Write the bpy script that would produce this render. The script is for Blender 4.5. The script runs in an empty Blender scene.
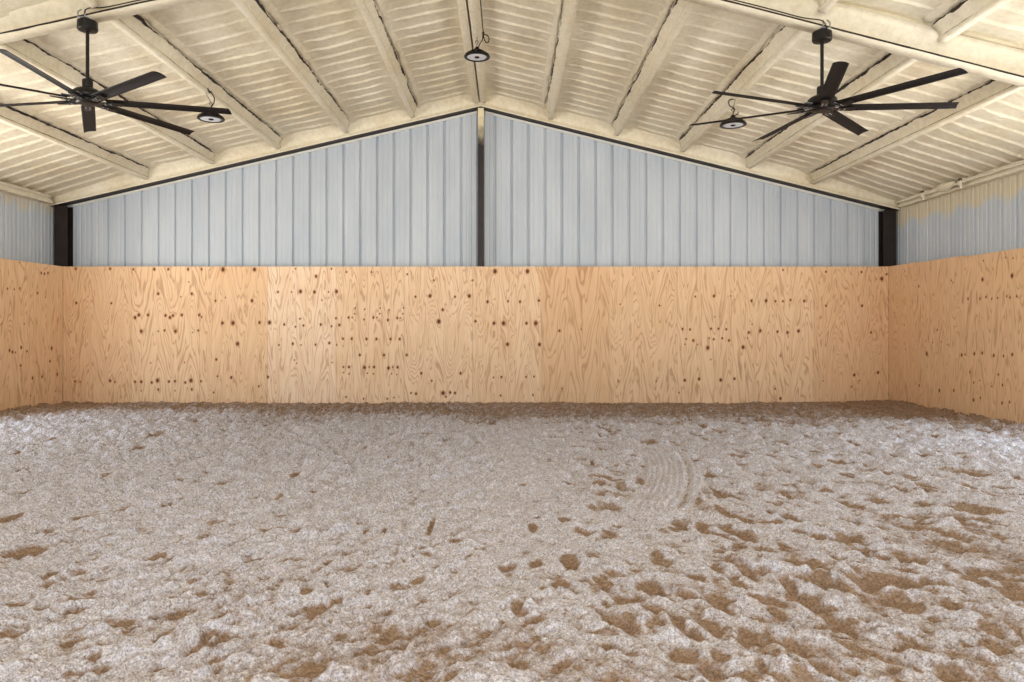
import bpy, bmesh, math, random
import numpy as np
from mathutils import Vector, Matrix

random.seed(7)
PI = math.pi
scn = bpy.context.scene
col = scn.collection

# ------------------------------------------------------------------ frame of reference
F = 735.0                 # focal length in pixels of a 1024 px wide frame
VX, VY = 508.0, 326.0     # vanishing point of the ridge direction
EYE = 1.375
def ground_at(px, py):    # pixel -> point on the level sand
    y = F * EYE / (py - VY)
    return (px - VX) * y / F, y

# ------------------------------------------------------------------ noise for meshes
_rng = np.random.RandomState(11)
_TAB = _rng.rand(512, 512)
def vnoise(x, y, seed=0):
    x = x + seed * 37.13; y = y + seed * 91.7
    xi = np.floor(x).astype(int); yi = np.floor(y).astype(int)
    fx = x - xi; fy = y - yi
    fx = fx * fx * fx * (fx * (fx * 6 - 15) + 10); fy = fy * fy * fy * (fy * (fy * 6 - 15) + 10)
    a = _TAB[xi % 512, yi % 512]; b = _TAB[(xi + 1) % 512, yi % 512]
    c = _TAB[xi % 512, (yi + 1) % 512]; d = _TAB[(xi + 1) % 512, (yi + 1) % 512]
    return (a + (b - a) * fx + (c - a) * fy + (a - b - c + d) * fx * fy) * 2 - 1
def fbm(x, y, seed=0, octv=4, gain=0.5):
    s = 0; amp = 1; tot = 0
    for k in range(octv):
        s = s + amp * vnoise(x * 2 ** k, y * 2 ** k, seed + k * 3.7); tot += amp; amp *= gain
    return s / tot
def smooth(e0, e1, x):
    t = np.clip((x - e0) / (e1 - e0), 0, 1)
    return t * t * (3 - 2 * t)

# ------------------------------------------------------------------ materials
def srgb(r, g, b):
    def f(c):
        c /= 255
        return c / 12.92 if c <= 0.04045 else ((c + 0.055) / 1.055) ** 2.4
    return (f(r), f(g), f(b), 1)

class NT:
    def __init__(s, name, rough=0.7, metal=0.0, spec=0.5):
        s.m = bpy.data.materials.new(name); s.m.use_nodes = True
        s.t = s.m.node_tree; s.b = s.t.nodes['Principled BSDF']
        s.b.inputs['Roughness'].default_value = rough
        s.b.inputs['Metallic'].default_value = metal
        s.b.inputs['Specular IOR Level'].default_value = spec
    def n(s, typ, **kw):
        nd = s.t.nodes.new(typ)
        for k, v in kw.items():
            if k in nd.inputs: nd.inputs[k].default_value = v
            else: setattr(nd, k, v)
        return nd
    def l(s, a, b): s.t.links.new(a, b)
    def coords(s, scale=(1, 1, 1)):
        c = s.n('ShaderNodeTexCoord'); mp = s.n('ShaderNodeMapping')
        mp.inputs['Scale'].default_value = scale
        s.l(c.outputs['Object'], mp.inputs['Vector']); return mp.outputs['Vector']
    def noise(s, vec, scale, detail=4, rough=0.55):
        nd = s.n('ShaderNodeTexNoise'); nd.inputs['Scale'].default_value = scale
        nd.inputs['Detail'].default_value = detail; nd.inputs['Roughness'].default_value = rough
        s.l(vec, nd.inputs['Vector']); return nd.outputs['Fac']
    def ramp(s, fac, stops):
        r = s.n('ShaderNodeValToRGB'); e = r.color_ramp.elements
        while len(e) < len(stops): e.new(0.5)
        for i, (p, c) in enumerate(stops): e[i].position = p; e[i].color = c
        s.l(fac, r.inputs['Fac']); return r.outputs['Color']
    def math(s, op, a, b=None, clamp=False):
        nd = s.n('ShaderNodeMath', operation=op); nd.use_clamp = clamp
        for i, v in enumerate((a, b)):
            if v is None: continue
            if isinstance(v, (int, float)): nd.inputs[i].default_value = v
            else: s.l(v, nd.inputs[i])
        return nd.outputs[0]
    def mix(s, fac, a, b, mode='MIX'):
        nd = s.n('ShaderNodeMix', data_type='RGBA', blend_type=mode)
        for i, v in ((0, fac), (6, a), (7, b)):
            if isinstance(v, (int, float)): nd.inputs[i].default_value = v
            elif isinstance(v, tuple): nd.inputs[i].default_value = v
            else: s.l(v, nd.inputs[i])
        return nd.outputs[2]
    def attr(s, name):
        a = s.n('ShaderNodeAttribute'); a.attribute_name = name; return a.outputs['Fac']
    def color(s, c):
        if isinstance(c, tuple): s.b.inputs['Base Color'].default_value = c
        else: s.l(c, s.b.inputs['Base Color'])
    def bump(s, h, strength=0.5, dist=0.01, prev=None):
        b = s.n('ShaderNodeBump'); b.inputs['Strength'].default_value = strength; b.inputs['Distance'].default_value = dist
        s.l(h, b.inputs['Height'])
        if prev is not None: s.l(prev, b.inputs['Normal'])
        s.l(b.outputs['Normal'], s.b.inputs['Normal']); return b.outputs['Normal']

def mat_foam():
    k = NT('spray_foam', 0.85, spec=0.25)
    v = k.coords()
    big = k.noise(v, 0.9, 3)
    c = k.ramp(big, [(0.30, srgb(208, 197, 172)), (0.5, srgb(224, 216, 194)), (0.7, srgb(232, 226, 208))])
    br = k.noise(k.coords((1.0, 0.45, 1.0)), 1.4, 3)
    c = k.mix(k.math('MULTIPLY', k.ramp(br, [(0.48, (0, 0, 0, 1)), (0.68, (1, 1, 1, 1))]), 0.55), c, srgb(200, 182, 146))
    mid = k.noise(v, 14, 4, 0.65)
    c = k.mix(0.35, c, k.ramp(mid, [(0.3, srgb(196, 183, 154)), (0.65, srgb(236, 230, 210))]))
    k.color(c)
    p = k.bump(k.noise(v, 22, 3), 0.35, 0.02)
    k.bump(k.noise(v, 85, 3, 0.7), 0.35, 0.006, p)
    return k.m
def mat_steel():
    k = NT('primer_steel', 0.55, spec=0.4)
    v = k.coords()
    k.color(k.ramp(k.noise(v, 6, 4), [(0.3, srgb(24, 17, 14)), (0.7, srgb(44, 30, 24))]))
    return k.m
def mat_post():
    # dark primed steel whose top was caught by the spray foam
    k = NT('primer_steel_oversprayed', 0.5, spec=0.4)
    v = k.coords()
    c = k.ramp(k.noise(v, 6, 4), [(0.3, srgb(22, 15, 13)), (0.7, srgb(40, 26, 21))])
    f = k.math('ADD', k.attr('spray'), k.math('MULTIPLY', k.math('SUBTRACT', k.noise(v, 9, 4), 0.5), 0.5))
    c = k.mix(k.ramp(f, [(0.25, (0, 0, 0, 1)), (0.85, (1, 1, 1, 1))]), c, srgb(226, 214, 178))
    k.color(c); return k.m
def mat_metal():
    k = NT('painted_wall_panel', 0.45, spec=0.45)
    v = k.coords()
    c = k.ramp(k.noise(k.coords((1, 1, 0.25)), 2.5, 4), [(0.3, srgb(176, 185, 195)), (0.7, srgb(191, 199, 207))])
    f = k.math('ADD', k.attr('spray'), k.math('MULTIPLY', k.math('SUBTRACT', k.noise(v, 7, 5, 0.6), 0.5), 0.55))
    c = k.mix(k.ramp(f, [(0.40, (0, 0, 0, 1)), (0.66, (.8, .8, .8, 1))]), c, srgb(208, 194, 160))
    k.color(c); return k.m
def mat_plain(name, c, rough=0.5, metal=0.0, var=0.12, spec=0.5, scale=8):
    k = NT(name, rough, metal, spec)
    v = k.coords()
    lo = tuple(x * (1 - var) for x in c[:3]) + (1,); hi = tuple(min(1, x * (1 + var)) for x in c[:3]) + (1,)
    k.color(k.ramp(k.noise(v, scale, 3), [(0.3, lo), (0.7, hi)]))
    return k.m
def mat_ply():
    k = NT('pine_plywood', 0.62, spec=0.3)
    v = k.coords()
    g = k.attr('grain')
    w = k.math('SINE', k.math('MULTIPLY', g, 2 * PI))
    line = k.math('POWER', k.math('ADD', k.math('MULTIPLY', w, 0.5), 0.5, True), 5.0)
    tone = k.attr('tone')
    base = k.ramp(tone, [(0.0, srgb(214, 170, 126)), (0.5, srgb(233, 199, 160)), (1.0, srgb(247, 224, 198))])
    big = k.noise(k.coords((1.6, 1.6, 0.7)), 2.2, 3)
    base = k.mix(k.math('MULTIPLY', k.ramp(big, [(0.4, (0, 0, 0, 1)), (0.72, (1, 1, 1, 1))]), 0.42), base, srgb(220, 174, 126))
    fine = k.noise(k.coords((60, 60, 2.5)), 1.0, 3)
    base = k.mix(0.22, base, k.ramp(fine, [(0.3, srgb(206, 162, 118)), (0.7, srgb(246, 220, 188))]))
    gl = k.math('MULTIPLY', line, k.math('ADD', 0.25, k.math('MULTIPLY', k.noise(v, 1.8, 3), 0.75)))
    base = k.mix(k.math('MULTIPLY', gl, 0.85), base, srgb(172, 122, 86))
    kn = k.attr('knot')
    base = k.mix(k.ramp(kn, [(0.05, (0, 0, 0, 1)), (0.42, (.62, .62, .62, 1))]), base, srgb(176, 112, 62))
    base = k.mix(k.ramp(kn, [(0.42, (0, 0, 0, 1)), (0.62, (1, 1, 1, 1))]), base, srgb(92, 52, 30))
    k.color(base)
    k.bump(fine, 0.12, 0.003)
    return k.m
def mat_sand():
    k = NT('arena_sand', 0.95, spec=0.12)
    v = k.coords()
    fine = k.noise(v, 62, 3, 0.72)
    grain = k.noise(v, 120, 2, 0.6)
    big = k.noise(v, 0.55, 3)
    c = k.ramp(big, [(0.32, srgb(188, 176, 178)), (0.52, srgb(198, 190, 199)), (0.70, srgb(209, 205, 219))])
    c = k.mix(0.68, c, k.ramp(fine, [(0.31, srgb(86, 72, 68)), (0.46, srgb(189, 181, 187)), (0.63, srgb(242, 241, 251))]))
    c = k.mix(0.35, c, k.ramp(grain, [(0.36, srgb(104, 84, 74)), (0.62, srgb(248, 246, 246))]))
    damp_shade = k.math('ADD', k.attr('damp_shade'), k.math('MULTIPLY', k.math('SUBTRACT', k.noise(v, 14, 4, 0.65), 0.5), 1.0))  # moist sand in the prints, plus shade painted into the crevices
    dm = k.ramp(damp_shade, [(0.34, (0, 0, 0, 1)), (0.75, (1, 1, 1, 1))])
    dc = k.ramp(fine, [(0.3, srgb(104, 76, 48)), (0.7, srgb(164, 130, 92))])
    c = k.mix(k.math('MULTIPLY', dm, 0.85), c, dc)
    k.color(c)
    k.bump(k.noise(v, 26, 3, 0.6), 0.6, 0.05)
    return k.m

M = dict(foam=mat_foam(), steel=mat_steel(), post=mat_post(), metal=mat_metal(), ply=mat_ply(), sand=mat_sand(),
         ply_edge=mat_plain('plywood_edge', srgb(190, 146, 98), 0.8),
         trim=mat_plain('white_trim', srgb(214, 214, 208), 0.5, var=0.05),
         black=mat_plain('satin_black', srgb(15, 12, 11), 0.42, 0.0, 0.15, 0.3),
         blade=mat_plain('bronze_black_blade', srgb(17, 12, 10), 0.6, 0.0, 0.15, 0.2),
         silver=mat_plain('bright_steel', srgb(150, 152, 156), 0.45, 0.7, 0.08),
         lens=mat_plain('frosted_lens', srgb(205, 208, 214), 0.35, 0.0, 0.05),
         led=mat_plain('led_board', srgb(225, 225, 222), 0.5, 0.0, 0.05),
         cable=mat_plain('black_cable', srgb(16, 14, 13), 0.6))

# ------------------------------------------------------------------ mesh helpers
def link(name, me, mats, parent=None, sm=False):
    for m in (mats if isinstance(mats, (list, tuple)) else [mats]): me.materials.append(m)
    if sm: me.polygons.foreach_set('use_smooth', [True] * len(me.polygons))
    o = bpy.data.objects.new(name, me); col.objects.link(o)
    if parent is not None: o.parent = parent
    return o
def from_bm(name, bm, mats, parent=None, sm=False, bevel=0.0):
    bmesh.ops.recalc_face_normals(bm, faces=bm.faces[:])
    me = bpy.data.meshes.new(name); bm.to_mesh(me); bm.free()
    o = link(name, me, mats, parent, sm)
    if bevel:
        b = o.modifiers.new('bevel', 'BEVEL'); b.width = bevel; b.segments = 2; b.limit_method = 'ANGLE'
    return o
def tag(o, label, cat, group=None, kind=None):
    o['label'] = label; o['category'] = cat
    if group: o['group'] = group
    if kind: o['kind'] = kind
    return o
def empty(name, loc):
    o = bpy.data.objects.new(name, None); col.objects.link(o); o.location = loc; o.empty_display_size = 0.1
    return o
def box(bm, lo, hi, mi=0):
    vs = [bm.verts.new((x, y, z)) for x in (lo[0], hi[0]) for y in (lo[1], hi[1]) for z in (lo[2], hi[2])]
    for f in ((0, 1, 3, 2), (4, 6, 7, 5), (0, 4, 5, 1), (2, 3, 7, 6), (0, 2, 6, 4), (1, 5, 7, 3)):
        bm.faces.new([vs[i] for i in f]).material_index = mi
def lathe(bm, prof, n=40, z0=0.0, mi=0):
    rings = []
    for r, z in prof:
        if r < 1e-5: rings.append([bm.verts.new((0, 0, z + z0))])
        else: rings.append([bm.verts.new((r * math.cos(2 * PI * i / n), r * math.sin(2 * PI * i / n), z + z0)) for i in range(n)])
    for a, b in zip(rings, rings[1:]):
        for i in range(n):
            j = (i + 1) % n
            if len(a) == 1 and len(b) == 1: continue
            if len(a) == 1: f = bm.faces.new((a[0], b[i], b[j]))
            elif len(b) == 1: f = bm.faces.new((a[i], a[j], b[0]))
            else: f = bm.faces.new((a[i], a[j], b[j], b[i]))
            f.material_index = mi
def tube(bm, pts, r, n=8, mi=0):
    pts = [Vector(p) for p in pts]
    rings = []
    up = Vector((0.31, 0.17, 0.93))
    for i, p in enumerate(pts):
        d = (pts[min(i + 1, len(pts) - 1)] - pts[max(i - 1, 0)]).normalized()
        a = d.cross(up)
        if a.length < 1e-3: a = d.cross(Vector((1, 0, 0)))
        a.normalize(); b = d.cross(a)
        rings.append([bm.verts.new(p + a * r * math.cos(2 * PI * k / n) + b * r * math.sin(2 * PI * k / n)) for k in range(n)])
    for a, b in zip(rings, rings[1:]):
        for k in range(n): bm.faces.new((a[k], a[(k + 1) % n], b[(k + 1) % n], b[k])).material_index = mi
    bm.faces.new(rings[0]); bm.faces.new(rings[-1])
def curve_pts(ctrl, n=8):       # Catmull-Rom through the control points
    P = [Vector(c) for c in ctrl]; P = [2 * P[0] - P[1]] + P + [2 * P[-1] - P[-2]]
    out = []
    for i in range(1, len(P) - 2):
        for k in range(n):
            t = k / n
            out.append(0.5 * ((2 * P[i]) + (P[i + 1] - P[i - 1]) * t + (2 * P[i - 1] - 5 * P[i] + 4 * P[i + 1] - P[i + 2]) * t * t
                              + (3 * P[i] - P[i - 1] - 3 * P[i + 1] + P[i + 2]) * t ** 3))
    out.append(P[-2]); return out
def grid_mesh(name, V, nr, nc, flip=False):
    """V: (nr*nc, 3) array, row-major."""
    me = bpy.data.meshes.new(name)
    idx = np.arange(nr * nc).reshape(nr, nc)
    q = np.stack([idx[:-1, :-1], idx[:-1, 1:], idx[1:, 1:], idx[1:, :-1]], -1).reshape(-1, 4)
    if flip: q = q[:, ::-1]
    nf = len(q)
    me.vertices.add(len(V)); me.vertices.foreach_set('co', V.astype(np.float32).ravel())
    me.loops.add(nf * 4); me.loops.foreach_set('vertex_index', q.astype(np.int32).ravel())
    me.polygons.add(nf); me.polygons.foreach_set('loop_start', np.arange(0, nf * 4, 4, dtype=np.int32))
    me.polygons.foreach_set('loop_total', np.full(nf, 4, dtype=np.int32))
    me.update(calc_edges=True)
    return me
def set_attr(me, name, arr):
    a = me.attributes.new(name, 'FLOAT', 'POINT'); a.data.foreach_set('value', np.asarray(arr, dtype=np.float32).ravel())

# ------------------------------------------------------------------ the building
YB = 13.35            # inside face of the metal end wall
YP = 13.13            # face of the plywood on the end wall
XL, XR = -8.20, 7.02  # metal side walls
PL, PR = -7.95, 6.80  # faces of the side plywood
RX, RZ = -0.49, 5.298 # underside of the end rafter at the ridge
SL, SR = 0.2318, 0.2474
YF = -4.6             # open front end
CEIL = 0.27
def raft(x): return np.where(x < RX, RZ - SL * (RX - x), RZ - SR * (x - RX))
def raftf(x): return float(raft(np.array(x, float)))

PURL_L = [-1.70, -2.88, -4.09, -5.26, -6.44]
PURL_R = [0.763, 1.94, 3.11, 4.29, 5.43]
RIDGE_P = [(-0.571, -1), (-0.443, 1)]

# ---- ceiling: sprayed foam over the roof panels, a ridge of foam each foot
def build_ceiling():
    xs = np.concatenate([np.arange(XL, RX, 0.035), np.arange(RX, XR, 0.035), [XR]])
    ys = np.concatenate([np.arange(YF, 5.6, 0.30), np.arange(5.6, YB, 0.0127), [YB]])
    X, Y = np.meshgrid(xs, ys)
    z = raft(X) + CEIL
    z = z - 0.05 * np.exp(-((X - RX) / 0.12) ** 2)
    pur = np.array(sorted(PURL_L + PURL_R + [RX]))
    dist = np.min(np.abs(X[..., None] - pur), -1)
    Yw = Y + 0.03 * vnoise(X * 0.9, Y * 0.6, 3) + 0.05 * (np.abs(X - RX) / 8) + 0.05 * np.exp(-(dist / 0.22) ** 2)
    t = ((Yw - 0.11) / 0.3048) % 1.0
    tc = np.minimum(t, 1 - t) * 0.3048
    ridge = np.exp(-(tc / 0.0125) ** 2)
    pan = (t - 0.5) * 0.010
    fade = smooth(0.07, 0.42, dist + 0.09 * fbm(X * 2.2, Y * 3.3, 5, 2))
    patch = 0.75 + 0.4 * (vnoise(X * 1.1, Y * 2.3, 8) * 0.5 + 0.5)
    z = z - ridge * (0.007 + 0.021 * fade) * patch + pan * fade
    z = z - 0.045 * (1 - smooth(0.0, 0.34, dist)) 
    z = z + 0.012 * fbm(X * 2.0, Y * 1.6, 12, 3) + 0.004 * fbm(X * 12, Y * 12, 14, 2)
    z = z - 0.03 * smooth(YB - 0.6, YB - 0.2, Y)
    z = z - 0.10 * np.clip((XL + 1.5 - X) / 1.4, 0, 1) - 0.10 * np.clip((X - XR + 1.4) / 1.3, 0, 1)
    V = np.stack([X, Y, z], -1).reshape(-1, 3)
    me = grid_mesh('ceiling', V, len(ys), len(xs), flip=True)
    o = link('ceiling', me, M['foam'], sm=True)
    tag(o, 'cream spray-foam ceiling of the gabled arena roof with ribs running down both slopes', 'ceiling', kind='structure')
    # the roof sheets above the foam
    bm = bmesh.new()
    for xa, xb in ((XL - 0.3, RX), (RX, XR + 0.3)):
        za, zb = raftf(xa) + CEIL + 0.08, raftf(xb) + CEIL + 0.08
        vs = [bm.verts.new(p) for p in ((xa, YF - .2, za), (xb, YF - .2, zb), (xb, YB + .25, zb), (xa, YB + .25, za),
                                        (xa, YF - .2, za + .03), (xb, YF - .2, zb + .03), (xb, YB + .25, zb + .03), (xa, YB + .25, za + .03))]
        for f in ((0, 1, 2, 3), (4, 5, 6, 7), (0, 1, 5, 4), (2, 3, 7, 6), (0, 3, 7, 4), (1, 2, 6, 5)): bm.faces.new([vs[i] for i in f])
    tag(from_bm('roof', bm, M['metal']), 'metal roof sheets lying above the foam ceiling', 'roof', kind='structure')
build_ceiling()

# ---- corrugated metal walls, ribs 12 inches apart
def panel_profile(u0, u1, phase):
    """list of (u, depth); the major rib folds outward, two small ones between."""
    pts = []; k = math.floor((u0 - phase) / 0.3048) - 1
    base = [(-0.030, 0), (-0.014, 0.036), (0.014, 0.036), (0.030, 0), (0.086, 0), (0.096, 0.005), (0.112, 0.005), (0.122, 0),
            (0.182, 0), (0.192, 0.005), (0.208, 0.005), (0.218, 0)]
    while phase + k * 0.3048 < u1 + 0.3:
        for du, d in base:
            u = phase + k * 0.3048 + du
            if u0 < u < u1: pts.append((u, d))
        k += 1
    return [(u0, 0)] + pts + [(u1, 0)]
def metal_wall(name, label, axis, pos, out, spans, phase, top, spray, rows=14):
    """spans: list of (u0, u1, zbottom); axis 0: the wall runs along X at Y=pos, axis 1: along Y at X=pos."""
    bm = bmesh.new(); lay = bm.verts.layers.float.new('spray')
    for u0, u1, zb in spans:
        prof = panel_profile(u0, u1, phase); cols_ = []
        for u, d in prof:
            zt = top(u); c = []
            for r in range(rows + 1):
                z = zb + (zt - zb) * (1 - (1 - r / rows) ** 1.8)
                p = (u, pos + out * d, z) if axis == 0 else (pos + out * d, u, z)
                v = bm.verts.new(p); v[lay] = spray(u, zt - z); c.append(v)
            cols_.append(c)
        for a, b in zip(cols_, cols_[1:]):
            for r in range(rows): bm.faces.new((a[r], b[r], b[r + 1], a[r + 1]))
    o = from_bm(name, bm, M['metal'])
    s = o.modifiers.new('thickness', 'SOLIDIFY'); s.thickness = 0.003
    return tag(o, label, 'wall', kind='structure')

FX0, FX1, FH = -4.6, 4.6, 4.1      # doorway behind the camera
PH = -0.545
metal_wall('wall_front', 'corrugated metal end wall behind the viewer with a wide doorway', 0, YF, -1, [(XL, FX0, -0.1), (FX0, FX1, FH), (FX1, XR, -0.1)], PH,
           lambda u: raftf(u) + 0.25, lambda u, d: 0.0)
metal_wall('wall_back', 'pale grey corrugated metal gable end wall above the plywood', 0, YB, 1, [(XL, XR, -0.1)], PH,
           lambda u: raftf(u) + 0.10, lambda u, d: 0.75 - d * 2.3 if d < 0.4 else 0.0)
eaveL, eaveR = raftf(XL) + CEIL, raftf(XR) + CEIL
DL0, DL1, DR0, DR1, DH = 4.8, 10.4, 4.2, 8.8, 2.7        # big side doorways, out of the frame
metal_wall('wall_left', 'corrugated metal side wall left of the back corner, faint foam overspray at its top', 1, XL, -1,
           [(DL1, YB, -0.1), (DL0, DL1, DH), (YF, DL0, -0.1)], 13.2, lambda u: eaveL,
           lambda u, d: 0.64 - max(0, d - 0.22) * 1.0)
metal_wall('wall_right', 'corrugated metal side wall on the right with tan foam overspray below the eave', 1, XR, 1,
           [(DR1, YB, -0.1), (DR0, DR1, DH), (YF, DR0, -0.1)], 13.2, lambda u: eaveR,
           lambda u, d: 1.1 - max(0, d - 0.22) * (2.0 + 0.35 * math.sin(u * 9)))

# ---- light trim strips along the rake of the end wall
for i, (xa, xb, lab) in enumerate(((XL + 0.33, RX - 0.075, 'thin white metal trim along the rake left of the ridge'),
                                   (RX + 0.085, XR - 0.3, 'thin white metal trim along the rake right of the ridge'))):
    bm = bmesh.new()
    za, zb = raftf(xa), raftf(xb)
    vs = [bm.verts.new(p) for p in ((xa, YB - .045, za - .050), (xb, YB - .045, zb - .050), (xb, YB - .005, zb - .050), (xa, YB - .005, za - .050),
                                    (xa, YB - .045, za - .012), (xb, YB - .045, zb - .012), (xb, YB - .005, zb - .012), (xa, YB - .005, za - .012))]
    for f in ((0, 1, 2, 3), (4, 5, 6, 7), (0, 1, 5, 4), (2, 3, 7, 6), (0, 3, 7, 4), (1, 2, 6, 5)): bm.faces.new([vs[k] for k in f])
    tag(from_bm('trim_%d' % (i + 1), bm, M['trim']), lab, 'trim', kind='structure')

# ---- rafters
def sweep_gable(name, prof, apex, sl, sr, xa, xb, mats, step=0.12, noise=0.004, mi=None):
    """prof: list of (y, dz, noisy) around the section; swept along both slopes."""
    xs = list(np.arange(xa, RX, step)) + [RX] + list(np.arange(RX + step, xb, step)) + [xb]
    n = len(prof); V = []
    for i, x in enumerate(xs):
        zb = apex - (sl * (RX - x) if x < RX else sr * (x - RX))
        for j, (y, dz, w) in enumerate(prof):
            d = noise * w
            V.append((x, y + random.uniform(-d, d), zb + dz + random.uniform(-d, d)))
    bm = bmesh.new(); vs = [bm.verts.new(v) for v in V]
    for i in range(len(xs) - 1):
        for j in range(n):
            k = (j + 1) % n
            f = bm.faces.new((vs[i * n + j], vs[i * n + k], vs[(i + 1) * n + k], vs[(i + 1) * n + j]))
            f.material_index = (mi or {}).get(j, 0); f.smooth = (mi or {}).get(j, 0) == 0
    bm.faces.new(vs[:n]); bm.faces.new(vs[-n:])
    return from_bm(name, bm, mats)
prof_end = [(13.12, 0.0, 0), (13.335, 0.0, 0), (13.335, 0.33, 0), (12.92, 0.33, 1), (13.05, 0.225, 1), (13.12, 0.155, 1), (13.15, 0.09, 1), (13.14, 0.045, 1), (13.12, 0.03, 1)]
o = sweep_gable('end_rafter', prof_end, RZ, SL, SR, XL + 0.02, XR - 0.02, [M['foam'], M['steel']], mi={0: 1, 1: 1, 8: 0})
tag(o, 'foam-covered end rafter with dark bare underside along the top of the gable wall', 'rafter', 'roof rafters')
YN = 7.34
prof_mid = [(YN, 0.0, 0.6), (YN + .19, 0.0, 0.6), (YN + .19, .022, 0), (YN + .115, .035, 1), (YN + .115, .12, 1), (YN + .14, .19, 1), (YN + .20, .25, 1),
            (YN - .04, .25, 1), (YN + .03, .19, 1), (YN + .092, .12, 1), (YN + .096, .03, 1), (YN, .020, 0)]
o = sweep_gable('mid_rafter', prof_mid, 5.297, 0.2208, 0.256, XL + 0.02, XR - 0.02, [M['foam'], M['steel']], mi={11: 1, 10: 1})
tag(o, 'foam-covered rafter crossing overhead that carries both ceiling fans', 'rafter', 'roof rafters')

# ---- purlins: sprayed Z-channels with a ragged foam edge on the uphill side
def purlin(name, xp, s, ya, yb, label, zoff=0.0, w=1.0, ledge=True):
    ys = np.arange(ya, yb, 0.05); ys[-1] = yb
    zc = raftf(xp) + CEIL + zoff; sl = (SL if s < 0 else SR)
    prof = [(-.090, -.03, 1), (-.066, .03, 1), (-.046, .085, 1), (-.040, .185, .6), (-.032, .203, .5), (.030, .205, .5), (.042, .198, .4), (.043, .176, .3),
            (.028, .172, .3), (.026, .158, .5), (.026, .130, .6), (.048, .085, .9), (.090, .058, 2.2), (.095, .034, 2.4), (.097, -.03, 0)]
    led = [(.104, -.03, 0), (.104, .034, 2.2), (.128, .046, 2.6), (.150, .036, 2), (.185, .018, 1.5), (.215, -.03, 0)]
    bm = bmesh.new()
    def loft(pf, closed_mi):
        rows = []
        ph = random.random() * 100
        for y in ys:
            r = []
            for j, (a, d, q) in enumerate(pf):
                na = 0.006 * q * float(vnoise(np.array(y * 3.1 + j * 7), np.array(ph), 2)) + 0.003 * q * random.uniform(-1, 1)
                nd = 0.006 * q * float(vnoise(np.array(y * 4.3 + j * 5), np.array(ph + 9), 4)) + 0.003 * q * random.uniform(-1, 1)
                aa = a * w + na
                r.append(bm.verts.new((xp - s * aa, y, zc + sl * aa * 0.9 - d - nd)))
            rows.append(r)
        n = len(pf)
        for a, b in zip(rows, rows[1:]):
            for j in range(n):
                k = (j + 1) % n
                f = bm.faces.new((a[j], a[k], b[k], b[j])); f.smooth = True
                f.material_index = closed_mi.get(j, 0)
        bm.faces.new(rows[0]); bm.faces.new(rows[-1])
    loft(prof, {7: 1, 8: 1, 12: 1, 13: 1})
    if ledge: loft(led, {})
    o = from_bm(name, bm, [M['foam'], M['steel']])
    return tag(o, label, 'purlin', 'roof purlins')
ORD = ['first', 'second', 'third', 'fourth', 'fifth']
Y0, Y1 = YN + 0.21, 13.10
for i, x in enumerate(PURL_L):
    purlin('roof_purlin', x, -1, Y0, Y1, 'foam-coated purlin on the left roof slope, %s down from the ridge, reaching the gable' % ORD[i])
for i, x in enumerate(PURL_R):
    purlin('roof_purlin', x, 1, Y0, Y1, 'foam-coated purlin on the right roof slope, %s down from the ridge, reaching the gable' % ORD[i])
for (x, s) in RIDGE_P:
    purlin('roof_purlin', x, s, Y0, Y1, 'foam-coated ridge purlin on the %s side of the peak, beside its twin' % ('left' if s < 0 else 'right'), zoff=0.0, w=1.22, ledge=False)
for x, s, lab in ((-4.09, -1, 'foam-coated purlin on the left slope ending above the fan, nearer than the rafter'),
                  (3.11, 1, 'foam-coated purlin on the right slope ending above the fan, nearer than the rafter'),
                  (4.29, 1, 'foam-coated purlin cut off by the top right corner, nearer than the rafter')):
    purlin('roof_purlin', x, s, 2.6, YN - 0.06, lab)

# ---- eave struts
def eave(name, x0, x1, z0, z1, label):
    ys = np.arange(YN + 0.22, 12.99, 0.08); ys[-1] = 12.99
    s = 1 if x1 > 0 else -1
    inn = x0 if s > 0 else x1; out = x1 if s > 0 else x0
    pf = [(out, z0, 0), (inn, z0, .4), (inn, z0 + .035, .5), (inn + s * .03, z0 + .04, .3), (inn + s * .035, z0 + .075, .6), (inn + s * .01, z0 + .09, 1), (inn - s * .03, z1, 1.2), (out, z1, 0)]
    bm = bmesh.new(); rows = []
    for y in ys:
        rows.append([bm.verts.new((px + q * random.uniform(-.006, .006), y, pz + q * random.uniform(-.006, .006))) for px, pz, q in pf])
    n = len(pf)
    for a, b in zip(rows, rows[1:]):
        for j in range(n):
            f = bm.faces.new((a[j], a[(j + 1) % n], b[(j + 1) % n], b[j])); f.smooth = j in (4, 5); f.material_index = 1 if j == 2 else 0
    bm.faces.new(rows[0]); bm.faces.new(rows[-1])
    return tag(from_bm(name, bm, [M['foam'], M['steel']]), label, 'eave strut', 'eave struts')
eave('eave_strut', XL + 0.005, XL + 0.16, raftf(XL) + 0.03, raftf(XL) + 0.155, 'foam-coated eave strut along the top of the left metal wall')
eave('eave_strut', XR - 0.13, XR - 0.005, raftf(XR) + 0.03, raftf(XR) + 0.15, 'foam-coated eave strut along the top of the right metal wall')

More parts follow.
